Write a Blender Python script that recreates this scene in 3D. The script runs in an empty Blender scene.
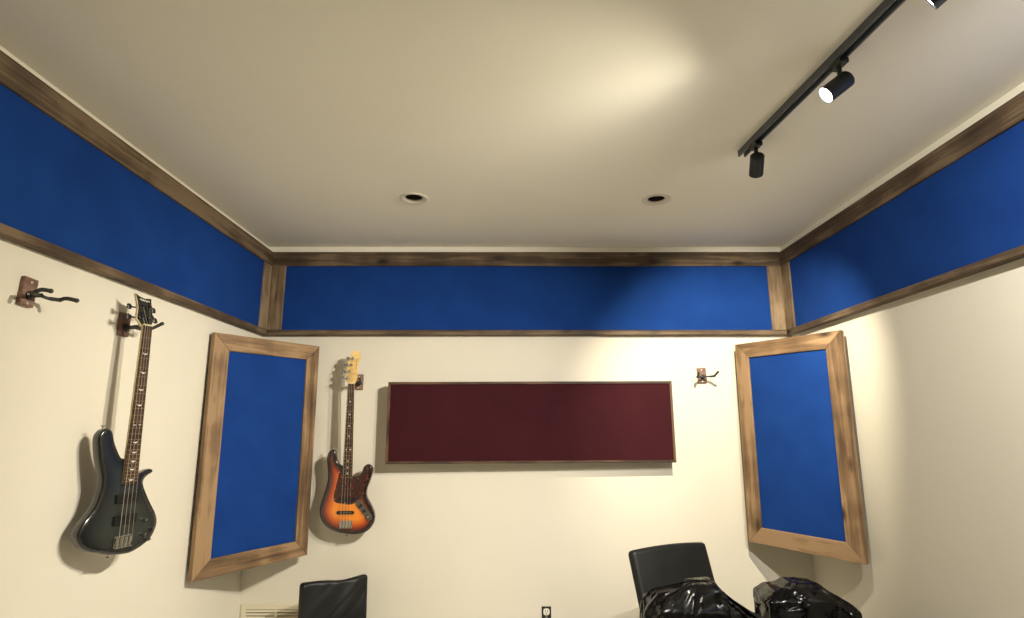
import bpy, math, random
from mathutils import Vector, Matrix, noise, geometry
R = math.radians
scene = bpy.context.scene
COL = scene.collection
H = 1.46                     # height of the camera above the floor
XL, XR, YB, YF, ZC = -1.70, 1.90, 3.90, -1.60, H + 1.24

# ------------------------------------------------------------------ helpers
def lin(c):
    return tuple(((v/255)/12.92 if v/255 <= .04045 else ((v/255+.055)/1.055)**2.4) for v in c) + (1.0,)

class MB:
    """collects faces with material slots and links them as ONE mesh object"""
    def __init__(s): s.v = []; s.f = []; s.m = []; s.att = None
    def add(s, vs, fs, mi=0, M=None):
        b = len(s.v)
        s.v += [tuple(M @ Vector(p)) if M else tuple(p) for p in vs]
        for f in fs: s.f.append([i+b for i in f]); s.m.append(mi)
    def box(s, lo, hi, mi=0, M=None, bev=0.0):
        x0, y0, z0 = lo; x1, y1, z1 = hi
        out = [(x0, y0), (x1, y0), (x1, y1), (x0, y1)]
        s.prism(out, z0, z1, bev, mi, M)
    def prism(s, out, z0, z1, bev=0.0, mi=0, M=None):
        if area(out) < 0: out = out[::-1]
        n = len(out)
        if bev > 0:
            ins = inset(out, bev)
            rings = [(ins, z0), (out, z0+bev), (out, z1-bev), (ins, z1)]
        else: rings = [(out, z0), (out, z1)]
        vs = [(p[0], p[1], z) for r, z in rings for p in r]
        fs = [list(range(n))[::-1], [n*(len(rings)-1)+i for i in range(n)]]
        for k in range(len(rings)-1):
            for i in range(n):
                j = (i+1) % n
                fs.append([k*n+i, k*n+j, (k+1)*n+j, (k+1)*n+i])
        s.add(vs, fs, mi, M)
    def lathe(s, prof, n=24, mi=0, M=None, caps=True):
        vs = []; fs = []
        for r, z in prof:
            for i in range(n):
                a = 2*math.pi*i/n; vs.append((r*math.cos(a), r*math.sin(a), z))
        for k in range(len(prof)-1):
            for i in range(n):
                j = (i+1) % n; fs.append([k*n+i, k*n+j, (k+1)*n+j, (k+1)*n+i])
        if caps:
            fs.append(list(range(n))[::-1]); fs.append([(len(prof)-1)*n+i for i in range(n)])
        s.add(vs, fs, mi, M)
    def tube(s, pts, r, n=10, mi=0, M=None):
        pts = [Vector(p) for p in pts]; rs = r if isinstance(r, list) else [r]*len(pts)
        vs = []; fs = []; up = Vector((0.13, .37, .9))
        for k, p in enumerate(pts):
            t = (pts[min(k+1, len(pts)-1)] - pts[max(k-1, 0)]).normalized()
            a = t.cross(up)
            if a.length < .1: a = t.cross(Vector((1, 0, 0)))
            a.normalize(); b = t.cross(a)
            for i in range(n):
                q = 2*math.pi*i/n
                vs.append(p + rs[k]*(math.cos(q)*a + math.sin(q)*b))
        for k in range(len(pts)-1):
            for i in range(n):
                j = (i+1) % n; fs.append([k*n+i, (k+1)*n+i, (k+1)*n+j, k*n+j])
        fs.append(list(range(n))); fs.append([(len(pts)-1)*n+i for i in range(n)][::-1])
        s.add(vs, fs, mi, M)
    def ellipsoid(s, c, rad, mi=0, M=None, n=14):
        prof = []
        T = Matrix.Translation(c) @ Matrix.Diagonal((*rad, 1))
        if M: T = M @ T
        k = n//2
        prof = [(max(.02, math.sin(math.pi*i/k)), -math.cos(math.pi*i/k)) for i in range(k+1)]
        s.lathe(prof, n, mi, T)
    def build(s, name, mats, parent=None, M=None, ang=35):
        me = bpy.data.meshes.new(name)
        me.from_pydata(s.v, [], s.f)
        mats = mats if isinstance(mats, (list, tuple)) else [mats]
        for m in mats: me.materials.append(m)
        for p, mi in zip(me.polygons, s.m): p.material_index = mi
        if s.att:
            at = me.attributes.new('edge', 'FLOAT', 'POINT')
            for i, a in enumerate(s.att): at.data[i].value = a
        me.validate(); me.update()
        for p in me.polygons: p.use_smooth = True
        me.set_sharp_from_angle(angle=R(ang))
        o = bpy.data.objects.new(name, me); COL.objects.link(o)
        if parent: o.parent = parent
        if M: o.matrix_local = M
        return o

def area(o): return .5*sum(o[i][0]*o[(i+1) % len(o)][1]-o[(i+1) % len(o)][0]*o[i][1] for i in range(len(o)))
def inset(o, d):
    n = len(o); res = []
    for i in range(n):
        a, b, c = Vector(o[i-1]), Vector(o[i]), Vector(o[(i+1) % n])
        e1 = (b-a).normalized(); e2 = (c-b).normalized()
        n1 = Vector((-e1.y, e1.x)); n2 = Vector((-e2.y, e2.x)); m = n1+n2
        if m.length < 1e-5: m = n1
        m.normalize(); k = d/max(.5, m.dot(n1)); res.append((b.x+m.x*k, b.y+m.y*k))
    return res
def spline(pts, k=6, closed=True):
    n = len(pts); out = []
    rng = range(n) if closed else range(n-1)
    for i in rng:
        g = lambda j: pts[j % n] if closed else pts[max(0, min(n-1, j))]
        p0, p1, p2, p3 = [Vector(g(i+j)) for j in (-1, 0, 1, 2)]
        for s in range(k):
            t = s/k
            q = .5*((2*p1)+(p2-p0)*t+(2*p0-5*p1+4*p2-p3)*t*t+(3*p1-p0-3*p2+p3)*t**3)
            out.append(tuple(q))
    if not closed: out.append(tuple(pts[-1]))
    return out
def empty(name, label=None, cat=None, M=None, loc=None, group=None):
    o = bpy.data.objects.new(name, None); COL.objects.link(o); o.empty_display_size = .05
    if M: o.matrix_world = M
    if loc: o.location = loc
    if label: tag(o, label, cat, group)
    return o
def tag(o, label, cat, group=None):
    o['label'] = label; o['category'] = cat
    if group: o['group'] = group
    return o
def frame(o, x, y, z):
    return Matrix(((x[0], y[0], z[0], o[0]), (x[1], y[1], z[1], o[1]), (x[2], y[2], z[2], o[2]), (0, 0, 0, 1)))

# ---------------------------------------------------------------- materials
def new_mat(name, col=(.5, .5, .5, 1), rough=.5, metal=0, coat=0, spec=.5):
    m = bpy.data.materials.new(name); m.use_nodes = True
    b = m.node_tree.nodes['Principled BSDF']
    b.inputs['Base Color'].default_value = col; b.inputs['Roughness'].default_value = rough
    b.inputs['Metallic'].default_value = metal; b.inputs['Coat Weight'].default_value = coat
    b.inputs['Coat Roughness'].default_value = .08
    b.inputs['Specular IOR Level'].default_value = spec
    return m, m.node_tree, b
def nd(nt, t, **k):
    n = nt.nodes.new(t)
    for a, v in k.items():
        if a in n.inputs: n.inputs[a].default_value = v
        else: setattr(n, a, v)
    return n
def ramp(nt, stops):
    n = nt.nodes.new('ShaderNodeValToRGB'); e = n.color_ramp.elements
    while len(e) < len(stops): e.new(.5)
    for i, (p, c) in enumerate(stops): e[i].position = p; e[i].color = c
    return n
def coords(nt, scale=(1, 1, 1), rand=False):
    t = nt.nodes.new('ShaderNodeTexCoord'); mp = nt.nodes.new('ShaderNodeMapping')
    mp.inputs['Scale'].default_value = scale
    nt.links.new(t.outputs['Object'], mp.inputs['Vector'])
    if rand:
        oi = nt.nodes.new('ShaderNodeObjectInfo'); mu = nd(nt, 'ShaderNodeMath', operation='MULTIPLY'); mu.inputs[1].default_value = 37.0
        nt.links.new(oi.outputs['Random'], mu.inputs[0]); nt.links.new(mu.outputs[0], mp.inputs['Location'])
        return mp.outputs[0], oi.outputs['Random']
    return mp.outputs[0], None
def bump(nt, b, src, strength, dist=.01):
    n = nd(nt, 'ShaderNodeBump', Strength=strength, Distance=dist)
    nt.links.new(src, n.inputs['Height']); nt.links.new(n.outputs[0], b.inputs['Normal'])

def mottled(name, c1, c2, scale, rough, bs=.2, bscale=None, bd=.004, **k):
    m, nt, b = new_mat(name, c1, rough, **k)
    v, _ = coords(nt)
    n = nd(nt, 'ShaderNodeTexNoise', Scale=scale, Detail=4.0); nt.links.new(v, n.inputs['Vector'])
    rp = ramp(nt, [(.3, c1), (.7, c2)]); nt.links.new(n.outputs[0], rp.inputs[0]); nt.links.new(rp.outputs[0], b.inputs['Base Color'])
    n2 = nd(nt, 'ShaderNodeTexNoise', Scale=bscale or scale*6, Detail=3.0); nt.links.new(v, n2.inputs['Vector'])
    bump(nt, b, n2.outputs[0], bs, bd)
    return m
def fabric(name, c1, c2, scale=420):
    m, nt, b = new_mat(name, c1, .95, spec=.06)
    v, _ = coords(nt)
    n = nd(nt, 'ShaderNodeTexNoise', Scale=scale, Detail=2.0); nt.links.new(v, n.inputs['Vector'])
    n2 = nd(nt, 'ShaderNodeTexNoise', Scale=5.0, Detail=3.0); nt.links.new(v, n2.inputs['Vector'])
    mx = nd(nt, 'ShaderNodeMath', operation='MULTIPLY_ADD'); mx.inputs[1].default_value = .35
    nt.links.new(n2.outputs[0], mx.inputs[0]); nt.links.new(n.outputs[0], mx.inputs[2])
    rp = ramp(nt, [(.45, c1), (.9, c2)]); nt.links.new(mx.outputs[0], rp.inputs[0]); nt.links.new(rp.outputs[0], b.inputs['Base Color'])
    bump(nt, b, n.outputs[0], .35, .002)
    return m
def wood(name, dark, mid, light, rough=.6, knots=True, grain=1.0, vary=.5):
    """boards run along local X"""
    m, nt, b = new_mat(name, mid, rough, spec=.3)
    v, rnd = coords(nt, (1, 1, 1), True)
    st = nd(nt, 'ShaderNodeMapping'); st.inputs['Scale'].default_value = (1.6*grain, 30*grain, 30*grain); nt.links.new(v, st.inputs['Vector'])
    n1 = nd(nt, 'ShaderNodeTexNoise', Scale=1.0, Detail=6.0, Roughness=.62, Distortion=.6); nt.links.new(st.outputs[0], n1.inputs['Vector'])
    n2 = nd(nt, 'ShaderNodeTexNoise', Scale=4.0, Detail=3.0); nt.links.new(v, n2.inputs['Vector'])
    ad = nd(nt, 'ShaderNodeMath', operation='MULTIPLY_ADD'); ad.inputs[1].default_value = .7
    nt.links.new(n2.outputs[0], ad.inputs[0]); nt.links.new(n1.outputs[0], ad.inputs[2])
    # each board takes the stain a little differently
    a2 = nd(nt, 'ShaderNodeMath', operation='MULTIPLY_ADD'); a2.inputs[1].default_value = .22*vary; ad2 = nd(nt, 'ShaderNodeMath', operation='ADD'); ad2.inputs[1].default_value = .11*(.5-vary)
    nt.links.new(rnd, a2.inputs[0]); nt.links.new(ad.outputs[0], ad2.inputs[0]); nt.links.new(ad2.outputs[0], a2.inputs[2])
    rp = ramp(nt, [(.60, dark), (.86, mid), (1.15 if False else 1.0, light)]); nt.links.new(a2.outputs[0], rp.inputs[0])
    out = rp.outputs[0]
    if knots:
        ks = nd(nt, 'ShaderNodeMapping'); ks.inputs['Scale'].default_value = (3.2, 7.5, 7.5); nt.links.new(v, ks.inputs['Vector'])
        w = nd(nt, 'ShaderNodeTexVoronoi', Scale=1.0, Randomness=1.0); nt.links.new(ks.outputs[0], w.inputs['Vector'])
        kr = ramp(nt, [(.05, (1, 1, 1, 1)), (.19, (0, 0, 0, 1))]); nt.links.new(w.outputs['Distance'], kr.inputs[0])
        mx = nd(nt, 'ShaderNodeMix', data_type='RGBA')
        nt.links.new(kr.outputs[0], mx.inputs[0]); nt.links.new(out, mx.inputs[6])
        mx.inputs[7].default_value = (dark[0]*.45, dark[1]*.42, dark[2]*.4, 1); out = mx.outputs[2]
    nt.links.new(out, b.inputs['Base Color'])
    bump(nt, b, n1.outputs[0], .35, .004)
    return m
def plain(name, rgb, rough=.5, **k):
    m, nt, b = new_mat(name, lin(rgb), rough, **k)
    v, _ = coords(nt)
    n = nd(nt, 'ShaderNodeTexNoise', Scale=60.0, Detail=2.0); nt.links.new(v, n.inputs['Vector'])
    mr = nd(nt, 'ShaderNodeMapRange'); mr.inputs['To Min'].default_value = max(0, rough-.05); mr.inputs['To Max'].default_value = min(1, rough+.05)
    nt.links.new(n.outputs[0], mr.inputs[0]); nt.links.new(mr.outputs[0], b.inputs['Roughness'])
    return m
def emissive(name, rgb, s):
    m, nt, b = new_mat(name, (0, 0, 0, 1)); b.inputs['Emission Color'].default_value = lin(rgb); b.inputs['Emission Strength'].default_value = s
    return m

WALL = mottled('wall paint', lin((214, 207, 189)), lin((219, 212, 195)), 1.2, .75, .10, 160, .003, spec=.25)
CEIL = mottled('ceiling paint', lin((234, 229, 214)), lin((239, 234, 219)), .9, .9, .10, 110, .004, spec=.15)
TRIM = plain('trim paint', (232, 226, 208), .5)
FLOOR = mottled('pale floor vinyl', lin((206, 202, 192)), lin((216, 212, 203)), 2.0, .5, .1, 60, .002)
BLUE = fabric('blue fabric', lin((17, 44, 102)), lin((28, 66, 133)))
MAROON = fabric('maroon fabric', lin((48, 20, 25)), lin((65, 28, 33)))
RUSTIC = wood('stained rails with shade', lin((46, 36, 27)), lin((82, 66, 49)), lin((112, 94, 72)), .65)  # brown stain with the underlit look of the rails put into the colour
POSTW = wood('posts in lit tone', lin((70, 56, 42)), lin((116, 96, 72)), lin((142, 122, 96)), .65)  # lighter than the rails: their difference in light is put into the colour
PINE = wood('stained pine', lin((70, 53, 38)), lin((117, 92, 65)), lin((148, 120, 88)), .6, vary=1.2)
PANELW = wood('dark panel edge', lin((34, 24, 18)), lin((62, 44, 32)), lin((96, 72, 52)), .55)
BLOCKW = wood('hanger block wood', lin((84, 60, 50)), lin((116, 88, 74)), lin((138, 110, 94)), .5, False, 1.5)
BLACKMET = plain('black metal', (26, 28, 30), .4)
TRACKM = plain('track metal', (80, 84, 90), .4)
SLEEVE = plain('dark rubber sleeve', (52, 52, 48), .6)
SCREW = plain('screw metal', (215, 205, 190), .3, metal=.8)
CHROME = plain('chrome', (205, 205, 200), .22, metal=1)
DARKCHROME = plain('dark control plate', (104, 102, 92), .42, metal=.7)
BLACKHW = plain('black hardware', (24, 24, 24), .32)
STRING = plain('steel string', (206, 196, 176), .4, metal=.9)
MAPLE = wood('maple', lin((196, 158, 94)), lin((222, 186, 118)), lin((236, 204, 140)), .35, False, 1.2, .2)
PALEMAPLE = wood('pale maple', lin((184, 164, 118)), lin((208, 190, 146)), lin((222, 206, 166)), .4, False, 1.2, .2)
ROSEWOOD = wood('rosewood', lin((36, 22, 16)), lin((58, 38, 28)), lin((78, 54, 40)), .45, False, 2.2, .2)
PEARL = plain('pearl', (226, 220, 206), .3)
BONE = plain('bone', (224, 214, 186), .4)
FRET = plain('fret wire', (165, 150, 120), .35, metal=.8)
PLASTIC = plain('black pickup cover', (16, 16, 16), .35)
LEATHER = mottled('black leather', lin((19, 20, 19)), lin((29, 30, 28)), 6, .45, .3, 240, .003, spec=.3)
BAG = plain('black plastic film', (9, 9, 9), .2, spec=.3)
VENTW = plain('vent enamel', (214, 204, 178), .45)
WHITEPL = plain('white plastic', (228, 222, 206), .4)
SLOT = plain('dark slot', (34, 28, 22), .7)
CANW = plain('white can trim', (214, 206, 188), .5)
CANI = plain('dark can baffle', (40, 34, 24), .5)
BULB = plain('unlit bulb glass', (120, 108, 80), .25)
LENS = emissive('lit lens', (255, 253, 248), 28.0)
DULL = plain('lens glass', (90, 88, 80), .2)

def burst(name, stops, rough=.16, coat=.9):
    m, nt, b = new_mat(name, stops[0][1], rough, coat=coat)
    a = nd(nt, 'ShaderNodeAttribute', attribute_name='edge')
    v, _ = coords(nt); n = nd(nt, 'ShaderNodeTexNoise', Scale=9.0, Detail=3.0); nt.links.new(v, n.inputs['Vector'])
    ad = nd(nt, 'ShaderNodeMath', operation='MULTIPLY_ADD'); ad.inputs[1].default_value = .012
    nt.links.new(n.outputs[0], ad.inputs[0]); nt.links.new(a.outputs['Fac'], ad.inputs[2])
    mu = nd(nt, 'ShaderNodeMath', operation='MULTIPLY'); mu.inputs[1].default_value = 10.0
    nt.links.new(ad.outputs[0], mu.inputs[0])
    rp = ramp(nt, stops); nt.links.new(mu.outputs[0], rp.inputs[0]); nt.links.new(rp.outputs[0], b.inputs['Base Color'])
    return m
SUNBURST = burst('sunburst lacquer', [(.0, lin((22, 14, 12))), (.27, lin((36, 16, 11))), (.46, lin((130, 40, 15))), (.70, lin((196, 90, 20))), (.98, lin((228, 132, 34)))])
CHARCOAL = burst('charcoal lacquer', [(.0, lin((16, 17, 16))), (.25, lin((22, 25, 24))), (.7, lin((42, 47, 44)))], .2, .8)
def tortoise():
    m, nt, b = new_mat('tortoise plastic', lin((70, 20, 16)), .25, coat=.5)
    v, _ = coords(nt); n = nd(nt, 'ShaderNodeTexNoise', Scale=55.0, Detail=4.0, Distortion=1.2); nt.links.new(v, n.inputs['Vector'])
    rp = ramp(nt, [(.35, lin((26, 10, 9))), (.62, lin((70, 22, 18))), (.8, lin((110, 42, 32)))]); nt.links.new(n.outputs[0], rp.inputs[0]); nt.links.new(rp.outputs[0], b.inputs['Base Color'])
    return m
TORT = tortoise()

# ------------------------------------------------------------------ setting
def struct(name, mb, mat, ang=30):
    o = mb.build(name, mat, ang=ang); o['kind'] = 'structure'; return o
T = .1
m = MB(); m.box((XL-T, YF-T, -T), (XR+T, YB+T, 0)); struct('floor', m, FLOOR)
m = MB(); m.box((XL-T, YB, 0), (XR+T, YB+T, ZC+T)); struct('wall_back', m, WALL)
m = MB(); m.box((XL-T, YF, 0), (XL, YB, ZC+T)); struct('wall_left', m, WALL)
m = MB(); m.box((XR, YF, 0), (XR+T, YB, ZC+T)); struct('wall_right', m, WALL)
m = MB(); m.box((XL-T, YF-T, 0), (XR+T, YF, ZC+T)); struct('wall_front', m, WALL)
CANS = [(-.538, 2.99), (.797, 3.01)]; CR = .058
def ceiling():
    outer = [Vector((XL-T, YF-T)), Vector((XR+T, YF-T)), Vector((XR+T, YB+T)), Vector((XL-T, YB+T))]
    vs = list(outer); ed = [(0, 1), (1, 2), (2, 3), (3, 0)]
    for cx, cy in CANS:
        b = len(vs); n = 32
        vs += [Vector((cx+CR*math.cos(2*math.pi*i/n), cy+CR*math.sin(2*math.pi*i/n))) for i in range(n)]
        ed += [(b+i, b+(i+1) % n) for i in range(n)]
    v, e, f, *_ = geometry.delaunay_2d_cdt(vs, ed, [], 0, 1e-5)
    fs = []
    for t in f:
        c = sum((v[i] for i in t), Vector((0, 0)))/len(t)
        if all((c-Vector(q)).length > CR*.98 for q in CANS): fs.append(list(t)[::-1])
    mb = MB(); mb.add([(p.x, p.y, ZC) for p in v], fs)
    return struct('ceiling', mb, CEIL)
ceiling()
S = .048
m = MB(); m.box((XL, YB-S, H+1.203), (XR, YB, ZC), bev=.003); struct('trim_1', m, TRIM)
m = MB(); m.box((XL, YF, H+1.203), (XL+.014, YB-S, ZC), bev=.003); struct('trim_2', m, TRIM)
m = MB(); m.box((XR-.036, YF, H+1.203), (XR, YB-S, ZC), bev=.003); struct('trim_3', m, TRIM)
for nm, lo, hi in (('baseboard_back', (XL, YB-.014, 0), (XR, YB, .11)), ('baseboard_left', (XL, YF, 0), (XL+.014, YB-.014, .11)), ('baseboard_right', (XR-.014, YF, 0), (XR, YB-.014, .11))):
    m = MB(); m.box(lo, hi, bev=.003); struct(nm, m, TRIM)

# ---------------------------------------------- blue fabric bands on the walls
D = .045
def board(name, mat, parent, o, xdir, zdir, L, W, Tk, m0=0, m1=0, mo0=0, mo1=0, bev=.0025):
    """board along local x from o, width along local y, thickness along local z; m0/m1 shorten the +y side at each end, mo0/mo1 the -y side"""
    x = Vector(xdir).normalized(); z = Vector(zdir).normalized(); y = z.cross(x)
    out = [(mo0, 0), (L-mo1, 0), (L-m1, W), (m0, W)]
    mb = MB(); mb.prism(out, 0, Tk, bev)
    return mb.build(name, mat, parent, frame(o, x, y, z))
Z0, Z1, Z2, Z3 = H+.622, H+.655, H+1.103, H+1.203
def band(label, base, along, out, L, p0, p1):
    """along = direction of travel on the wall, out = into the room; z = out, so y = out x along must point up"""
    e = empty('acoustic_band', label, 'wall panel', loc=base, group='blue fabric bands below the ceiling')
    bz = base[2]
    al, ou = Vector(along), Vector(out)
    def at(s, z, d=0): return al*s + ou*d + Vector((0, 0, z-bz))
    board('bottom_rail', RUSTIC, e, at(0, Z0), along, out, L, Z1-Z0, D)
    board('top_rail', RUSTIC, e, at(0, Z2), along, out, L, Z3-Z2, D)
    f = MB(); f.box((p0, 0, 0), (L-p1, Z2-Z1, D-.014))
    f.build('fabric_panel', BLUE, e, frame(at(0, Z1), al, Vector((0, 0, 1)), ou))
    if p0: board('post', POSTW, e, at(p0, Z1), (0, 0, 1), out, Z2-Z1, p0, D-.002)
    if p1: board('post', POSTW, e, at(L, Z1), (0, 0, 1), out, Z2-Z1, p1, D-.002)
    return e
band('long blue fabric band framed in brown wood along the back wall below the ceiling', (XL+D, YB, Z0), (1, 0, 0), (0, -1, 0), XR-XL-2*D, .093, .093)
band('blue fabric band framed in brown wood on the left wall above the dark bass', (XL, YF, Z0), (0, 1, 0), (1, 0, 0), YB-YF, 0, .15)
band('blue fabric band framed in brown wood on the right wall, beside the track light', (XR, YB, Z0), (0, -1, 0), (-1, 0, 0), YB-YF, .145, 0)

# -------------------------------------------------- tall framed corner panels
def corner_panel(label, A, B, zb, zt, roll=0.0):
    """A, B = lower outer corners of the front face (left, right as seen from the room)"""
    A = Vector((*A, zb)); B = Vector((*B, zb)); x = (B-A).normalized(); L = (B-A).length; Hh = zt-zb
    n = Vector((x.y, -x.x, 0)); Tk = .036; W = .095
    e = empty('corner_panel', label, 'wall panel', group='blue corner panels', M=frame((A+B)/2, x, (0, 0, 1), n) @ Matrix.Translation((0, Hh/2, 0)) @ Matrix.Rotation(roll, 4, 'Z') @ Matrix.Translation((0, -Hh/2, 0)))
    X, Y, Z = Vector((1, 0, 0)), Vector((0, 1, 0)), Vector((0, 0, 1))
    o = Vector((-L/2, 0, -Tk))
    board('frame_board', PINE, e, o, X, Z, L, W, Tk, W, W)                                   # bottom
    board('frame_board', PINE, e, o+Vector((L, Hh, 0)), -X, Z, L, W, Tk, W, W)                # top
    board('frame_board', PINE, e, o+Vector((L, 0, 0)), Y, Z, Hh, W, Tk, W, W)                 # right
    board('frame_board', PINE, e, o+Vector((0, Hh, 0)), -Y, Z, Hh, W, Tk, W, W)               # left
    f = MB(); f.box((-L/2+W-.006, W-.006, -Tk+.002), (L/2-W+.006, Hh-W+.006, -.012)); f.build('fabric_panel', BLUE, e)
    b = MB(); b.box((-L/2+.01, .01, -Tk-.006), (L/2-.01, Hh-.01, -Tk)); b.build('backing_board', PANELW, e)
    return e
corner_panel('tall blue panel in a mitred wood frame across the left corner, beside the sunburst bass',
             (-1.651, 3.193), (-1.270, 3.812), H-.768, H+.532, R(.6))
corner_panel('tall blue panel in a mitred wood frame across the right corner, behind plastic bags',
             (1.474, 3.812), (1.836, 3.205), H-.688, H+.545, R(-.4))

# ----------------------------------------------------- maroon panel, back wall
def maroon():
    xl, xr, zb, zt = -.803, 1.045, H-.213, H+.303
    L = xr-xl; Hh = zt-zb; Tk = .06; gap = .05; W = .016
    yaw = R(.7); roll = R(-.25)
    M = Matrix.Translation(((xl+xr)/2, YB-gap-Tk, (zb+zt)/2)) @ Matrix.Rotation(yaw, 4, 'Z') @ Matrix.Rotation(roll, 4, 'Y')
    e = empty('sound_absorber', 'long maroon fabric panel in a thin dark wood frame on the back wall', 'wall panel', M=M)
    # local: x right, y away from the room, z up
    X, Y, Z = Vector((1, 0, 0)), Vector((0, 1, 0)), Vector((0, 0, 1))
    o = Vector((-L/2, Tk, -Hh/2)); n = -Y
    board('frame_board', PANELW, e, o, X, n, L, W, Tk, W, W, bev=.0015)
    board('frame_board', PANELW, e, o+Vector((L, 0, Hh)), -X, n, L, W, Tk, W, W, bev=.0015)
    board('frame_board', PANELW, e, o+Vector((L, 0, 0)), Z, n, Hh, W, Tk, W, W, bev=.0015)
    board('frame_board', PANELW, e, o+Vector((0, 0, Hh)), -Z, n, Hh, W, Tk, W, W, bev=.0015)
    f = MB(); f.box((-L/2+W-.002, .008, -Hh/2+W-.002), (L/2-W+.002, Tk-.004, Hh/2-W+.002)); f.build('fabric_panel', MAROON, e)
    for sx in (-.6, .6):
        c = MB(); c.box((sx-.05, Tk-.004, Hh/2-.09), (sx+.05, Tk+gap-.014, Hh/2-.04)); c.build('wall_cleat', PANELW, e)
maroon()

# -------------------------------------------------------- guitar wall hangers
def hanger(label, M, spread=.042, reach=.165, rise=.012, bw=.058, bh=.10):
    """local x along the wall (right), y up, z out of the wall"""
    e = empty('guitar_hanger', label, 'guitar hanger', M=M, group='guitar hangers on the walls')
    b = MB(); b.box((-bw/2, -bh/2, 0), (bw/2, bh/2, .018), bev=.002)
    b.build('block', BLOCKW, e, None)
    for yy in (.034, -.040):
        s = MB(); s.lathe([(.0055, .018), (.0055, .0195), (.003, .0205)], 12, M=Matrix.Translation((0, yy, 0))); s.build('screw', SCREW, e)
    a = MB(); a.lathe([(.016, .018), (.016, .024), (.009, .027), (.0075, .062)], 16, M=Matrix.Translation((0, -.012, 0)))
    a.build('arm', BLACKMET, e)
    for sg in (-1, 1):
        p = MB()
        path = spline([(0, -.012, .056), (sg*spread*.6, -.014, .060), (sg*spread, -.014, .085), (sg*spread, -.014, reach-.055), (sg*spread*1.02, -.008, reach-.035), (sg*spread*1.12, rise, reach)], 5, False)
        rr = [.0058 if i < 6 else .0072 for i in range(len(path))]
        p.tube(path, rr, 10); p.ellipsoid(path[-1], (.0085, .0085, .0085), 0, n=12)
        p.build('prong', SLEEVE, e)
    return e
def wallL(y, z): return frame((XL, y, z), (0, 1, 0), (0, 0, 1), (1, 0, 0))
def wallB(x, z, roll=0): return frame((x, YB, z), (1, 0, 0), (0, 0, 1), (0, -1, 0)) @ Matrix.Rotation(roll, 4, 'Z')
hanger('empty wooden guitar hanger at the far left of the left wall', wallL(1.966, H+.468) @ Matrix.Rotation(R(-3), 4, 'Z'), .054, .140, -.014)
hanger('wooden guitar hanger on the left wall holding up the dark bass', wallL(2.485, H+.445), .036, .150)
hanger('wooden guitar hanger on the back wall holding up the sunburst bass', wallB(-1.024, H+.308), .036, .150)
hanger('empty wooden guitar hanger on the back wall beside the right corner panel', wallB(1.272, H+.352, R(3)), .056, .145, .006)

# ---------------------------------------------------------------- bass guitars
def heightbody(out, hz, r, step=.008, dome=0.0):
    """solid slab with rounded edges filled with fine triangles; 'edge' = distance to the rim"""
    if area(out) < 0: out = out[::-1]
    n = len(out); V = [Vector(p) for p in out]
    def dist(p):
        best = 9
        for i in range(n):
            a = V[i]; b = V[(i+1) % n]; ab = b-a
            t = max(0, min(1, (p-a).dot(ab)/ab.length_squared)); best = min(best, (p-a-ab*t).length)
        return best
    def inside(p):
        c = False
        for i in range(n):
            a = V[i]; b = V[i-1]
            if (a.y > p.y) != (b.y > p.y) and p.x < (b.x-a.x)*(p.y-a.y)/(b.y-a.y)+a.x: c = not c
        return c
    pts = list(V)
    for dd in (.0012, .0035, .0065, .010):
        for q in inset(out, dd):
            q = Vector(q)
            if inside(q) and dist(q) > dd*.93: pts.append(q)
    x0 = min(p.x for p in V); x1 = max(p.x for p in V); y0 = min(p.y for p in V); y1 = max(p.y for p in V)
    y = y0
    k = 0
    while y < y1:
        x = x0 + (k % 2)*step/2
        while x < x1:
            q = Vector((x, y))
            if inside(q) and dist(q) > .0125: pts.append(q)
            x += step
        y += step*.87; k += 1
    v, e, f, *_ = geometry.delaunay_2d_cdt(pts, [(i, (i+1) % n) for i in range(n)], [], 1, 1e-6)
    f = [list(t) for t in f if inside(sum((v[i] for i in t), Vector((0, 0)))/len(t))]
    ds = [dist(p) for p in v]
    def hgt(d):
        q = min(d, r); z = hz-r+math.sqrt(max(0, r*r-(r-q)**2))
        return z
    mb = MB(); N = len(v); nrm = []
    for t in f:
        a, b, c = (v[i] for i in t[:3]); nrm.append((b-a).cross(c-a) > 0)
    vs = [(p.x, p.y, hgt(d)+dome*min(1, d/.08)) for p, d in zip(v, ds)] + [(p.x, p.y, -hgt(d)) for p, d in zip(v, ds)]
    fs = [t if g else t[::-1] for t, g in zip(f, nrm)] + [[i+N for i in (t[::-1] if g else t)] for t, g in zip(f, nrm)]
    # rim
    cnt = {}
    for t in fs[:len(f)]:
        for i in range(3): cnt[(t[i], t[(i+1) % 3])] = 1
    for (a, b) in list(cnt):
        if (b, a) not in cnt: fs.append([b, a, a+N, b+N])
    mb.add(vs, fs); mb.att = ds+ds
    return mb
def fret_y(k, scale=.864): return -scale*(1-2**(-k/12))
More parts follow.
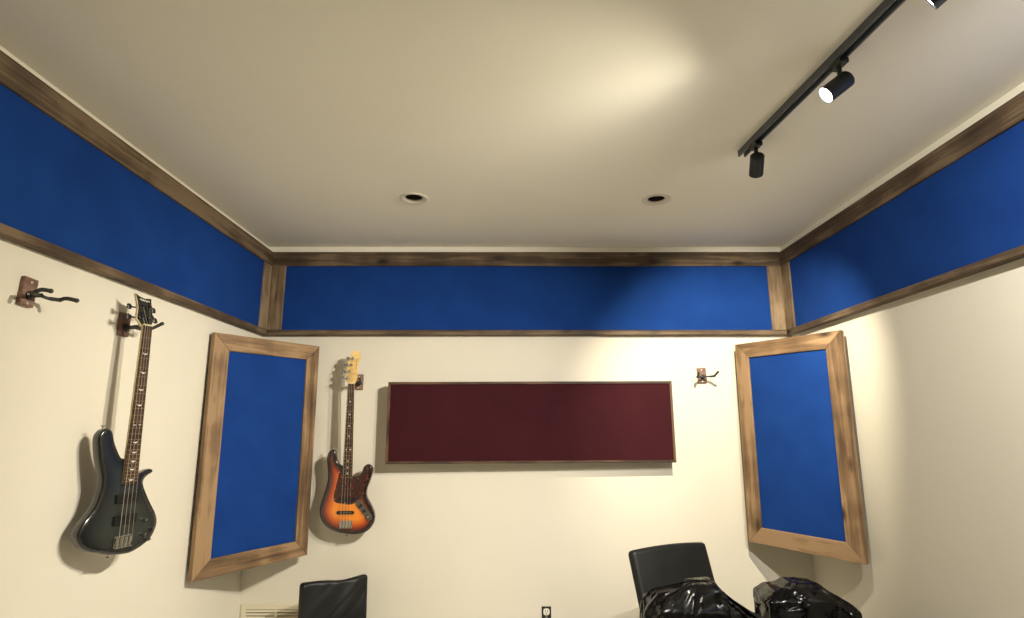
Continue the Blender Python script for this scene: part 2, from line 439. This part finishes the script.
def fretboard(e, wn, wb, nfr, z0, z1, end, inlay):
    """one mesh: board, frets, inlays"""
    mb = MB()
    hw = lambda y: (wn+(wb-wn)*(-y/-end))/2
    mb.prism([(-hw(0), 0), (hw(0), 0), (hw(end), end), (-hw(end), end)], z0, z1, .0012)
    for k in range(1, nfr+1):
        y = fret_y(k); w = hw(y)-.0005
        mb.box((-w, y-.0011, z1-.0003), (w, y+.0011, z1+.0011), 1)
    for k in (3, 5, 7, 9, 12, 15, 17, 19, 21, 24):
        if k > nfr: continue
        y = (fret_y(k)+fret_y(k-1))/2
        if inlay == 'dot':
            for xx in ((-.013, .013) if k == 12 else (0,)):
                mb.lathe([(.0046, z1-.0005), (.0046, z1+.0005)], 14, 2, Matrix.Translation((xx, y, 0)))
        else:
            for xx in ((-.012, .012) if k == 12 else (0,)):
                cr = [(.012*math.cos(a), .009*math.sin(a)) for a in [math.pi+math.pi*i/10 for i in range(11)]]
                cr += [(.010*math.cos(a), .0035*math.sin(a)) for a in [2*math.pi-math.pi*i/10 for i in range(1, 10)]]
                s = .6 if k == 12 else (1.0 if k < 12 else .9)
                mb.prism([(xx+x*s, y+yy*s+.003) for x, yy in cr], z1-.0005, z1+.0005, 0, 2)
    return mb.build('fretboard', [ROSEWOOD, FRET, PEARL], e)
def neck(e, mat, wn, wb, z0, z1, end):
    mb = MB(); n = 10; vs = []; fs = []
    ys = [.012, 0, end*.5, end]
    for y in ys:
        hw = (wn+(wb-wn)*(max(0, -y)/-end))/2-.0004
        for i in range(n+1):
            a = math.pi*i/n
            vs.append((hw*math.cos(a), y, z1-(z1-z0)*math.sin(a)**.7))
    for k in range(len(ys)-1):
        for i in range(n): fs.append([k*(n+1)+i, k*(n+1)+i+1, (k+1)*(n+1)+i+1, (k+1)*(n+1)+i])
        fs.append([k*(n+1)+n, k*(n+1), (k+1)*(n+1), (k+1)*(n+1)+n])
    fs.append(list(range(n+1))[::-1]); fs.append([(len(ys)-1)*(n+1)+i for i in range(n+1)])
    mb.add(vs, fs); mb.build('neck', mat, e)
def tuner(e, post, side, z0, hw, keycol, long=.036, M=None):
    """post on the face at (x, y); side = +1/-1 where the key sticks out; z0 = face height"""
    x, y = post
    t = MB(); t.lathe([(.0105, z0-.0005), (.0105, z0+.0015), (.0062, z0+.0025), (.0058, z0+.012), (.0066, z0+.0145), (.004, z0+.015)], 16, M=Matrix.Translation((x, y, 0)))
    t.box((x-.011, y-.015, z0-.020), (x+.011, y+.015, z0-.0165))
    t.tube([(x, y, z0-.022), (x+side*long*.75, y, z0-.022)], .0035, 8)
    tt = t.build('tuner', hw, e)
    if M: tt.matrix_local = M
    k = MB(); kx = x+side*long
    k.ellipsoid((kx, y+.004, z0-.022), (.0115, .0095, .004), 0, Matrix.Translation((kx, y, 0)) @ Matrix.Rotation(R(side*8), 4, 'Z') @ Matrix.Translation((-kx, -y, 0)))
    k.ellipsoid((kx, y-.004, z0-.022), (.0115, .0095, .004))
    k.build('tuning_key', keycol, tt)
def knob(e, x, y, z, r, mat):
    k = MB(); k.lathe([(r, z), (r, z+.004), (r*.92, z+.006), (r*.85, z+.016), (r*.7, z+.018), (.001, z+.0182)], 20, M=Matrix.Translation((x, y, 0)))
    for i in range(10):
        a = 2*math.pi*i/10; k.tube([(x+r*.93*math.cos(a), y+r*.93*math.sin(a), z+.005), (x+r*.86*math.cos(a), y+r*.86*math.sin(a), z+.016)], .0008, 5)
    k.build('knob', mat, e)
def bridge(e, y0, y1, w, z, mat, xs):
    b = MB(); b.box((-w/2, y0, z-.0005), (w/2, y1, z+.003), bev=.0008); b.box((-w/2, y0, z), (w/2, y0+.003, z+.014), bev=.0008)
    bb = b.build('bridge', mat, e)
    for x in xs:
        s = MB(); s.box((x-.0075, y1-.026, z+.003), (x+.0075, y1-.006, z+.012), bev=.001)
        s.tube([(x, y0+.001, z+.007), (x, y1-.02, z+.007)], .0018, 7)
        s.build('saddle', mat, bb)
def strings(e, wn, wb, ysad, zn, zs, posts, zp, headM=None, ytail=None):
    rad = (.0013, .00108, .0009, .00072)
    for i in range(4):
        f = (i-1.5)/1.5; px, py = posts[i]; pz = zp
        if headM: q = headM @ Vector((px, py, zp)); px, py, pz = q
        s = MB(); pts = [(px, py, pz), (f*wn/2, .002, zn), (f*wb/2, ysad, zs), (f*wb/2, ytail, zs-.007)]
        s.tube(pts, rad[i], 6); s.build('string', STRING, e)
def strap_button(e, p, d, mat):
    b = MB(); b.lathe([(.004, 0), (.004, .008), (.0075, .011), (.0075, .014), (.003, .0155)], 14, M=frame(p, *d)); b.build('strap_button', mat, e)
def pickup(e, out, z0, z1, poles, mat, polemat):
    p = MB(); p.prism(out, z0, z1, .002)
    for (x, y) in poles: p.lathe([(.0028, z1-.001), (.0028, z1+.001), (.0005, z1+.0012)], 10, 1, Matrix.Translation((x, y, 0)))
    p.build('pickup', [mat, polemat], e)

def sunburst_bass():
    nut = Vector((-1.034, 3.770, H+.286)); bot = Vector((-1.031, 3.790, H-.242))
    y = (nut-bot).normalized(); x = Vector((1, 0, 0)); x = (x-y*x.dot(y)).normalized(); z = x.cross(y)
    e = empty('bass_guitar', 'sunburst bass guitar with tortoiseshell pickguard hanging on the back wall', 'bass guitar', group='bass guitars on the walls', M=frame(nut, x, y, z) @ Matrix.Scale(.984, 4))
    sh = lambda L: [(a-.006, b) for a, b in L]
    body = sh([(-.1048, -.4187), (-.126, -.438), (-.1349, -.4775), (-.1246, -.563), (-.1267, -.6267), (-.1493, -.7117), (-.167, -.7857), (-.1589, -.838), (-.1239, -.8895), (-.0685, -.9206), (.0185, -.9384), (.0937, -.9368), (.1466, -.9159), (.1789, -.8722), (.1831, -.8198), (.1613, -.7678), (.132, -.7159), (.1279, -.6738), (.1489, -.6099), (.1627, -.5566), (.1525, -.525), (.130, -.5117), (.1049, -.526), (.0923, -.5582), (.0662, -.58), (.0487, -.584), (.030, -.582), (-.020, -.530), (-.0345, -.5205), (-.0509, -.5107), (-.0665, -.4873), (-.0765, -.4395), (-.0889, -.4205)])
    heightbody(spline(body, 4), .021, .012).build('body', SUNBURST, e, ang=60)
    g = sh([(-.0448, -.5334), (-.0504, -.572), (-.0661, -.6465), (-.0771, -.7051), (-.0679, -.7428), (-.02, -.7530), (.0314, -.7583), (.063, -.7438), (.098, -.7207), (.1123, -.6941), (.1139, -.6641), (.1306, -.6103), (.1422, -.562), (.1369, -.534), (.126, -.529), (.1167, -.547), (.1043, -.5744), (.0823, -.5927), (.045, -.5999), (.038, -.5999), (-.034, -.5999), (-.034, -.560)])
    p = MB(); p.prism(spline(g, 4), .0205, .0232, .0006, 0)
    for q in sh([(-.047, -.56), (-.066, -.66), (-.068, -.725), (.0, -.75), (.112, -.69), (.136, -.6), (.134, -.54), (.075, -.60)]): p.lathe([(.003, .0225), (.003, .0238), (.0005, .0242)], 10, 1, Matrix.Translation((*q, 0)))
    p.build('pickguard', [TORT, CHROME], e)
    c = sh([(.060, -.7500), (.070, -.733), (.0861, -.7276), (.100, -.739), (.1128, -.7609), (.1637, -.8203), (.1699, -.8384), (.160, -.8553), (.1438, -.8553), (.130, -.842), (.0983, -.800), (.072, -.772)])
    p = MB(); p.prism(spline(c, 3), .0206, .0236, .0006); p.build('control_plate', DARKCHROME, e)
    for (a, b) in sh([(.0966, -.764), (.1206, -.797), (.1459, -.832)]): knob(e, a, b, .0236, .0085, CHROME if a > .13 else BLACKHW)
    neck(e, MAPLE, .042, .0625, .004, .0272, -.598)
    fretboard(e, .042, .063, 20, .0270, .0325, -.600, 'dot')
    n = MB(); n.box((-.021, 0, .024), (.021, .004, .0352), bev=.0008); n.build('nut', BONE, e)
    hd = [(-.020, .002), (-.041, .024), (-.040, .046), (-.036, .0757), (-.034, .1134), (-.023, .150), (-.011, .1834), (-.003, .2075), (.0193, .2197), (.0428, .2116), (.0537, .1877), (.0474, .1592), (.0399, .1339), (.0356, .0961), (.0338, .046), (.0291, .0254), (.021, .002)]
    hd = [hd[0]] + spline(hd[1:-1], 4, False) + [hd[-1]]
    h = MB(); h.prism(hd, .004, .019, .002)
    sq = spline([(.030, .16), (.026, .15), (.031, .142), (.024, .135), (.029, .125), (.024, .115), (.027, .105), (.0245, .097)], 4, False)
    h.tube([(a, b, .0191) for a, b in sq], .0011, 5, 1)
    h.build('headstock', [MAPLE, BLACKHW], e)
    posts = [(-.024, .036), (-.019, .079), (-.008, .122), (.004, .166)]
    for q in posts: tuner(e, q, -1, .019, CHROME, CHROME, .040)
    strings(e, .033, .058, -.862, .0358, .040, posts, .027, None, -.897)
    pickup(e, [(-.048, -.716), (.048, -.716), (.050, -.725), (.048, -.734), (-.048, -.734), (-.050, -.725)], .022, .0300, [], PLASTIC, CHROME)
    o = [(x-.004, y) for x, y in [(-.052, -.797), (.050, -.797), (.055, -.806), (.050, -.816), (-.052, -.816), (-.057, -.806)]]
    pickup(e, o, .0195, .0300, [(f*.0195*.98+dx, -.8065) for f in (-1.5, -.5, .5, 1.5) for dx in (-.004, .004)], PLASTIC, CHROME)
    bridge(e, -.900, -.856, .080, .0205, CHROME, [f*.0193 for f in (-1.5, -.5, .5, 1.5)])
    strap_button(e, (.0, -.9385, 0), ((1, 0, 0), (0, 0, 1), (0, -1, 0)), CHROME)
    strap_button(e, (-.110, -.4175, 0), ((1, 0, 0), (0, 0, -1), (0, 1, 0)), CHROME)
sunburst_bass()

def charcoal_bass():
    w = Vector((.32906, .94363, .0359))
    nut = Vector((-1.5706, 2.46, H+.4264)) + w*(-.022); bot = Vector((-1.588, 2.42, H-.491)) + w*.038
    y = (nut-bot).normalized(); x = (w-y*w.dot(y)).normalized(); z = x.cross(y)
    e = empty('bass_guitar', 'dark charcoal bass guitar with a pointed horn hanging on the left wall', 'bass guitar', group='bass guitars on the walls', M=frame(nut, x, y, z) @ Matrix.Scale(.976, 4))
    def tr(L, dx=-.008): return [((a+.022)*.9978+b*.0661+dx, -((a+.022)*.0661-b*.9978)) for a, b in L]
    body = tr([(-.1018, -.4383), (-.123, -.452), (-.131, -.4853), (-.1108, -.562), (-.0832, -.6395), (-.083, -.690), (-.0956, -.7436), (-.1388, -.8185), (-.1363, -.8598), (-.0957, -.9021), (-.0026, -.9286), (.060, -.9354), (.110, -.9294), (.1752, -.8913), (.1987, -.8383), (.189, -.7916), (.1413, -.7245), (.1026, -.6603), (.1088, -.6327), (.132, -.617), (.1391, -.6073), (.128, -.5985), (.1101, -.6009), (.0850, -.6115), (.066, -.612), (.045, -.600), (.022, -.570), (.000, -.557), (-.0222, -.5475), (-.0592, -.4896), (-.076, -.4483)])
    heightbody(spline(body, 4), .021, .011, dome=.001).build('body', CHARCOAL, e, ang=60)
    neck(e, PALEMAPLE, .040, .0645, .003, .0275, -.658)
    fretboard(e, .041, .065, 24, .0272, .0325, -.662, 'crescent')
    n = MB(); n.box((-.0205, 0, .024), (.0205, .004, .0352), bev=.0008); n.build('nut', BLACKHW, e)
    hM = Matrix.Translation((0, 0, .020)) @ Matrix.Rotation(R(-12), 4, 'X') @ Matrix.Translation((0, 0, -.020))
    hM = Matrix.Translation((0, 0, .020)) @ Matrix.Rotation(R(-12), 4, 'X').inverted().inverted() @ Matrix.Translation((0, 0, -.020))
    hd = [(-.0205, .002), (-.030, .018), (-.042, .034), (-.038, .060), (-.033, .085), (-.036, .115), (-.042, .150), (-.022, .139), (.002, .133), (.034, .138), (.033, .110), (.031, .085), (.037, .060), (.041, .034), (.030, .018), (.0205, .002)]
    h = MB(); h.prism(hd, .005, .0185, .0015, 0); 
    h.prism(inset(hd, .0018) if area(hd) > 0 else inset(hd[::-1], .0018), .0183, .0193, .0003, 1)
    sq = spline([(-.024, .121), (-.018, .128), (-.014, .119), (-.008, .126), (-.004, .118), (.003, .125), (.008, .117), (.016, .124), (.022, .118)], 3, False)
    h.tube([(a, b, .0194) for a, b in sq], .0018, 5, 2)
    ho = h.build('headstock', [PALEMAPLE, CHARCOAL, PEARL], e, hM)
    posts = [(-.022, .045), (-.016, .092), (.016, .092), (.022, .045)]
    for q in posts: tuner(e, q, -1 if q[0] < 0 else 1, .0193, BLACKHW, BLACKHW, .042, hM)
    strings(e, .032, .057, -.870, .0358, .041, posts, .027, hM, -.905)
    for yy in (-.716, -.800): pickup(e, [(-.050, yy-.018), (.050, yy-.018), (.050, yy+.018), (-.050, yy+.018)], .020, .0305, [], PLASTIC, CHROME)
    bridge(e, -.908, -.862, .074, .0225, CHROME, [f*.019 for f in (-1.5, -.5, .5, 1.5)])
    for (a, b) in tr([(.1438, -.8054), (.186, -.8449), (.1496, -.8640), (.1738, -.8853)], -.024): knob(e, a, b, .0215, .0075, DARKCHROME)
    strap_button(e, (*tr([(.01, -.930)])[0], 0), ((1, 0, 0), (0, 0, 1), (0, -1, 0)), CHROME)
    strap_button(e, (*tr([(-.108, -.440)])[0], 0), ((1, 0, 0), (0, 0, -1), (0, 1, 0)), CHROME)
charcoal_bass()

# ------------------------------------------------------- recessed ceiling cans
for (cx, cy), lab in zip(CANS, ('unlit round recessed ceiling light on the left, above the sunburst bass', 'unlit round recessed ceiling light on the right, nearest the track light')):
    e = empty('recessed_light', lab, 'ceiling light', loc=(cx, cy, ZC), group='recessed ceiling lights')
    t = MB(); t.lathe([(.078, 0), (.079, -.002), (.075, -.0045), (.062, -.004), (.048, .003), (.047, .012), (.0575, .012), (.0575, .002), (.078, 0)], 40, caps=False); t.build('trim_ring', CANW, e)
    b = MB(); b.lathe([(.0465, .010), (.0465, .035), (.046, .075), (.044, .11), (.001, .112)], 32, caps=False)
    bo = b.build('baffle', CANI, e)
    u = MB(); u.lathe([(.001, .045), (.022, .047), (.030, .055), (.032, .062), (.026, .085), (.014, .108)], 24, M=Matrix.Rotation(R(0), 4, 'X')); u.build('bulb', BULB, e)

# ------------------------------------------------------------------ track light
TZ = ZC
TX0, TY0 = 1.045, 2.436; TX1, TY1 = 1.205, .30
tdir = Vector((TX1-TX0, TY1-TY0, 0)).normalized(); tside = Vector((0, 0, 1)).cross(tdir)
e = empty('track_rail', 'long dark lighting track fixed to the ceiling on the right', 'track light', M=frame((TX0, TY0, TZ), tdir, tside, (0, 0, 1)))
Lt = (Vector((TX1, TY1, 0))-Vector((TX0, TY0, 0))).length
c = MB(); c.box((0, -.018, -.030), (Lt, -.010, 0), bev=.001); c.box((0, .010, -.030), (Lt, .018, 0), bev=.001); c.box((0, -.0102, -.010), (Lt, .0102, 0))
for sy in (-.0102, .0082): c.box((0, sy, -.022), (Lt, sy+.002, -.019))
c.build('channel', TRACKM, e)
def on_track(s): return Vector((TX0, TY0, TZ)) + tdir*s
LIGHTS = []
def head(label, s, aim, lit, energy=0, size=90, blend=.4, col=(1, .93, .82), kick=0, rad=.02):
    p = on_track(s); e = empty('track_spotlight', label, 'spotlight', loc=p, group='spotlights on the track')
    a = MB(); a.box((-.016, -.030, -.052), (.016, .030, -.030), bev=.003, M=Matrix.Rotation(math.atan2(tdir.x, -tdir.y), 4, 'Z')); a.lathe([(.008, -.094), (.008, -.050)], 14)
    a.build('adapter', BLACKMET, e)
    ax = Vector(aim).normalized(); xx = ax.cross(Vector((0, 0, 1))).normalized(); yy = ax.cross(xx)
    piv = Vector((0, 0, -.100)); 
    Mx = frame(piv - Vector((0, 0, .012)), xx, yy, ax)
    k = MB(); k.ellipsoid((0, 0, -.095), (.010, .010, .010)); k.build('swivel', BLACKMET, e)
    b = MB(); b.lathe([(.006, -.032), (.026, -.030), (.029, -.026), (.0295, .058), (.0295, .066), (.0275, .066), (.0265, .060)], 32, caps=False); b.lathe([(.001, -.0321), (.006, -.032)], 32, caps=False)
    b.build('housing', BLACKMET, e, Mx)
    l = MB(); l.lathe([(.0267, .058), (.0262, .061), (.016, .063), (.001, .0635)], 32); l.build('lens', LENS if lit else DULL, e, Mx)
    if lit:
        d = bpy.data.lights.new('spot_beam', 'SPOT'); d.energy = energy; d.spot_size = R(size); d.spot_blend = blend; d.color = col; d.shadow_soft_size = rad
        o = bpy.data.objects.new('spot_beam', d); COL.objects.link(o); o.parent = e
        o.matrix_local = Mx @ Matrix.Translation((0, 0, .070)) @ Matrix.Rotation(math.pi, 4, 'X')
    return e
WARM = (1.0, .91, .72); NEUT = (1.0, .95, .86)
head('black cylinder spotlight at the far end of the track, turned to the back wall', .125, (.23, .82, -.52), True, 205, 78, .75, WARM, rad=.012)
head('lit spotlight in the middle of the track shining into the room', .70, (-.80, .12, -.60), True, 210, 120, 1.0, (1.0, .92, .74), rad=.012)
head('lit spotlight on the track nearest the camera, at the top edge of the photo', 1.16, (-.58, .69, -.45), True, 320, 82, 1.0, NEUT, rad=.012)
head('added unseen spotlight on the track above the camera to light the right wall', 1.72, (.42, .70, -.58), True, 210, 112, 1.0, (1.0, .97, .91), rad=.012)  # added lamp out of view, fill light for the right wall

# -------------------------------------------------------------- vent and outlet
def vent():
    x0, x1, z0, z1 = XL+.02, -1.06, H-1.40, H-1.066
    e = empty('wall_vent', 'cream louvered air vent low on the back wall behind the small black chair', 'vent', M=frame(((x0+x1)/2, YB, (z0+z1)/2), (1, 0, 0), (0, 0, 1), (0, -1, 0)))
    W = (x1-x0)/2; Hh = (z1-z0)/2; f = .030
    b = MB(); b.box((-W+.01, -Hh+.01, 0), (W-.01, Hh-.01, .002)); b.build('backing', SLOT, e)
    m = MB()
    for lo, hi in (((-W, -Hh), (W, -Hh+f)), ((-W, Hh-f), (W, Hh)), ((-W, -Hh+f), (-W+f, Hh-f)), ((W-f, -Hh+f), (W, Hh-f))): m.box((*lo, 0), (*hi, .009), bev=.001)
    for i in (1, 2): xx = -W+f+(2*W-2*f)*i/3; m.box((xx-.006, -Hh+f, .001), (xx+.006, Hh-f, .009), bev=.001)
    m.build('vent_frame', VENTW, e)
    l = MB(); n = 15
    for i in range(n):
        yy = -Hh+f+(2*Hh-2*f)*(i+.5)/n
        l.box((-W+f, -.0075, -.001), (W-f, .0075, .001), M=Matrix.Translation((0, yy, .005)) @ Matrix.Rotation(R(-38), 4, 'X'))
    l.build('louvers', VENTW, e)
vent()
def outlet():
    e = empty('wall_outlet', 'black wall outlet plate with white sockets low on the back wall', 'outlet', M=frame((.2135, YB, H-1.137), (1, 0, 0), (0, 0, 1), (0, -1, 0)))
    p = MB(); p.prism([(-.029, -.0575), (.029, -.0575), (.029, .0575), (-.029, .0575)], 0, .005, .002); p.build('cover_plate', BLACKHW, e)
    for sy in (-1, 1):
        c = sy*.0275; out = spline([(-.010, c+.019), (.010, c+.019), (.0185, c+.010), (.0185, c-.010), (.010, c-.019), (-.010, c-.019), (-.0185, c-.010), (-.0185, c+.010)], 3)
        s = MB(); s.prism(out, .004, .0072, .0008)
        for (x, w) in ((-.0065, .0016), (.0065, .0016)): s.box((x-w, c-.001, .007), (x+w, c+.009, .0076), 1)
        s.lathe([(.0032, .007), (.0032, .0076)], 12, 1, Matrix.Translation((0, c-.0095, 0)))
        s.build('socket', [WHITEPL, SLOT], e)
    s = MB(); s.lathe([(.003, .005), (.003, .006), (.001, .0065)], 10); s.build('screw', SCREW, e)
outlet()

# ---------------------------------------------------------------------- chairs
def cushion(name, mat, e, W, Hh, Tk, M, curve=0.0, wrinkle=0.0, sag=0.0, seed=0, tuft=False, topcurve=0.0):
    """soft slab: local x width, y height (0..H), z thickness; wraps slightly round x"""
    nx, ny = 40, 44; mb = MB(); vs = []; fs = []
    def pt(u, v, s):
        x = (u-.5)*W; y = v*Hh
        du = min(u, 1-u)*W; dv = min(v, 1-v)*Hh; r = .018
        q = min(1, max(0, min(du, dv)/r)); t = Tk/2*(.35+.65*math.sqrt(max(0, 1-(1-q)**2)))
        cr = .02
        if du < cr and dv < cr:
            k = math.hypot(cr-du, cr-dv)
            if k > cr:
                f = cr/k; x = math.copysign(W/2-cr+(cr-du)*f, x); y = (cr-(cr-dv)*f) if v < .5 else Hh-(cr-(cr-dv)*f)
        z = s*t
        if wrinkle:
            w = noise.noise(Vector((x*7+seed, y*5-x*9, seed)))
            w += .5*abs(noise.noise(Vector((x*16-y*14, y*4+seed, 2.0))))
            z += wrinkle*w*(q if s > 0 else 0)
        z += -curve*((2*(u-.5))**2)*-1
        y += v*(topcurve*(1-(2*(u-.5))**2) - sag*math.exp(-((u-.62)/.22)**2))
        return (x, y, z)
    for s in (1, -1):
        for j in range(ny+1):
            for i in range(nx+1): vs.append(pt(i/nx, j/ny, s))
    N = (nx+1)*(ny+1); q = lambda i, j: j*(nx+1)+i
    for j in range(ny):
        for i in range(nx):
            fs.append([q(i, j), q(i+1, j), q(i+1, j+1), q(i, j+1)]); fs.append([N+q(i, j), N+q(i, j+1), N+q(i+1, j+1), N+q(i+1, j)])
    for i in range(nx):
        fs.append([q(i+1, 0), q(i, 0), N+q(i, 0), N+q(i+1, 0)]); fs.append([q(i, ny), q(i+1, ny), N+q(i+1, ny), N+q(i, ny)])
    for j in range(ny):
        fs.append([q(0, j), q(0, j+1), N+q(0, j+1), N+q(0, j)]); fs.append([q(nx, j+1), q(nx, j), N+q(nx, j), N+q(nx, j+1)])
    mb.add(vs, fs)
    return mb.build(name, mat, e, M, ang=70)
def chair(label, topL, topR, ztop, seat_h, lean, depth, thick, **kw):
    """topL, topR = plan positions of the upper corners of the backrest as seen from the room"""
    a, b = Vector((*topL, 0)), Vector((*topR, 0)); x = (b-a).normalized(); W = (b-a).length
    face = Vector((x.y, -x.x, 0)); mid = (a+b)/2
    rise = ztop-seat_h; base = mid + face*(math.tan(lean)*rise)
    e = empty('chair', label, 'chair', group='black chairs', M=frame((base.x, base.y, 0), x, -face, (0, 0, 1)))     # local y points to the back
    up = Vector((0, math.sin(lean), math.cos(lean))); nz = Vector((1, 0, 0)).cross(up)
    cushion('backrest', LEATHER, e, W, rise/math.cos(lean)+.02, thick, frame((0, .0, seat_h-.02), (1, 0, 0), up, nz), **kw)
    cushion('seat', LEATHER, e, W+.02, depth, .07, frame((0, -depth+.02, seat_h-.035), (1, 0, 0), (0, 1, 0), (0, 0, 1)), seed=4)
    for sx in (-1, 1):
        for yy in (-depth+.06, -.01):
            l = MB(); xx = sx*(W/2-.03)
            l.prism([(-.018, -.018), (.018, -.018), (.018, .018), (-.018, .018)], 0, seat_h-.066, .003, M=Matrix.Translation((xx, yy, 0)))
            l.build('leg', BLACKMET, e)
    return e
chair('black leather chair with a tall leaning back, behind the black plastic bags', (.575, 2.985), (1.010, 3.205), H-.578, .45, R(17), .44, .045, curve=-.012, topcurve=.010)
chair('small black chair with a creased back, below the sunburst bass', (-1.215, 3.575), (-.884, 3.80), H-.868, .34, R(3), .36, .05, curve=-.006, wrinkle=.010, sag=.014, seed=3)

# ------------------------------------------------------------ black plastic bags
def bag(label, cx, cy, zb, contents, rx, ry, top, seed, tuft=None, floor=True, frames=34):
    """a limp film bag let fall over what it holds; the settled film is kept as a plain mesh.
    contents: boxes (x0,x1,y0,y1,z0,z1,tilt) in metres about (cx, cy, zb)"""
    e = empty('plastic_bag', label, 'bag', group='black plastic bags', loc=(cx, cy, zb))
    tmp = []
    def solid(mb):
        me = bpy.data.meshes.new('contents'); me.from_pydata(mb.v, [], mb.f); o = bpy.data.objects.new('contents', me); COL.objects.link(o)
        m = o.modifiers.new('c', 'COLLISION'); o.collision.thickness_outer = .004; o.collision.cloth_friction = 25; o.collision.damping = .6
        tmp.append(o)
    for (x0, x1, y0, y1, z0, z1, tl) in contents:
        mb = MB(); c = Matrix.Translation(((x0+x1)/2, (y0+y1)/2, (z0+z1)/2)) @ Matrix.Rotation(R(tl), 4, 'Y') @ Matrix.Rotation(R(tl*1.7), 4, 'Z')
        w, d, h = (x1-x0)/2, (y1-y0)/2, (z1-z0)/2; mb.box((-w, -d, -h), (w, d, h), 0, c, min(w, d, h)*.3); solid(mb)
    mb = MB(); mb.box((-1, -1, -.05), (1, 1, 0)); solid(mb)
    # the film before it settles: a loose pleated sack
    rnd = random.Random(seed); n, k = 132, 70; vs = []; fs = []
    for j in range(k+1):
        t = j/k
        if t < .72: rr = 1.0; z = .006+top*t/.72
        else:
            q = (t-.72)/.28; rr = max(.015, math.cos(q*math.pi/2)**.8); z = .006+top+.05*math.sin(q*math.pi/2)
        for i in range(n):
            a = 2*math.pi*i/n; ca, sa = math.cos(a), math.sin(a)
            g = 1+.05*noise.noise(Vector((ca*2.2, sa*2.2, z*5+seed)))+.025*math.sin(a*9+seed+3*z)
            vs.append((rx*rr*g*math.copysign(abs(ca)**.7, ca), ry*rr*g*math.copysign(abs(sa)**.7, sa), z+.012*noise.noise(Vector((ca*4, sa*4, seed)))*t))
    for j in range(k):
        for i in range(n): fs.append([j*n+i, j*n+(i+1) % n, (j+1)*n+(i+1) % n, (j+1)*n+i])
    fs.append([k*n+i for i in range(n)])
    me = bpy.data.meshes.new('film'); me.from_pydata(vs, [], fs); o = bpy.data.objects.new('film_sim', me); COL.objects.link(o)
    m = o.modifiers.new('cloth', 'CLOTH'); st = m.settings; cs = m.collision_settings
    st.quality = 5; st.mass = .12; st.tension_stiffness = 25; st.compression_stiffness = 25; st.shear_stiffness = 12; st.bending_stiffness = .25
    st.shrink_min = -.10; st.air_damping = 3.0; cs.distance_min = .003; cs.use_self_collision = False; cs.collision_quality = 3
    m.point_cache.frame_start = 1; m.point_cache.frame_end = frames
    for f in range(1, frames+1): scene.frame_set(f); bpy.context.view_layer.update()
    dg = bpy.context.evaluated_depsgraph_get(); ev = o.evaluated_get(dg); em = ev.to_mesh()
    V = [v.co.copy() for v in em.vertices]; F = [list(p.vertices) for p in em.polygons]; ev.to_mesh_clear()
    for q in tmp+[o]: bpy.data.objects.remove(q, do_unlink=True)
    scene.frame_set(1)
    mb = MB(); mb.add(V, F); ob = mb.build('film', BAG, e, ang=50)
    if tuft:
        t = MB(); b = Vector(tuft)
        t.tube([b-Vector((0, 0, .03)), b, b+Vector((.004, 0, .006)), b+Vector((-.010, .004, .016))], [.014, .005, .006, .003], 8)
        t.tube([b, b+Vector((.004, 0, .006)), b+Vector((.011, -.003, .013))], [.005, .006, .003], 8)
        t.build('knotted_end', BAG, e)
    return ob
C1 = [(-.21, .12, -.12, .12, .02, .315, 3), (-.06, .07, -.08, .08, .20, .365, -5), (.02, .23, -.11, .11, .02, .25, 10)]
bag('crumpled black plastic bag on the seat of the leaning black chair', .80, 2.66, .452, C1, .265, .17, .36, 3, tuft=(.235, -.02, .275))
C2 = [(-.20, .09, -.12, .12, .02, .690, -3), (-.12, .05, -.08, .08, .40, .715, 5), (-.04, .15, -.11, .11, .05, .64, 8), (.02, .20, -.12, .12, .02, .52, 4)]
bag('crumpled black plastic bag standing on the right, below the right corner panel', 1.46, 3.10, 0, C2, .238, .165, .72, 8)

# ------------------------------------------------------------ camera and light
cd = bpy.data.cameras.new('camera'); cam = bpy.data.objects.new('camera', cd); COL.objects.link(cam)
cd.sensor_fit = 'HORIZONTAL'; cd.sensor_width = 36; cd.lens = 579/1024*36; cd.clip_start = .02
cam.location = (0, 0, H); cam.rotation_euler = (math.pi/2+math.atan(120/579), 0, 0)
scene.camera = cam
w = bpy.data.worlds.new('world'); scene.world = w; w.use_nodes = True
w.node_tree.nodes['Background'].inputs[0].default_value = (.02, .02, .02, 1)
vs_ = scene.view_settings
vs_.view_transform = 'Standard'; vs_.look = 'None'; vs_.gamma = 1; vs_.use_curve_mapping = False; vs_.exposure = 0.12
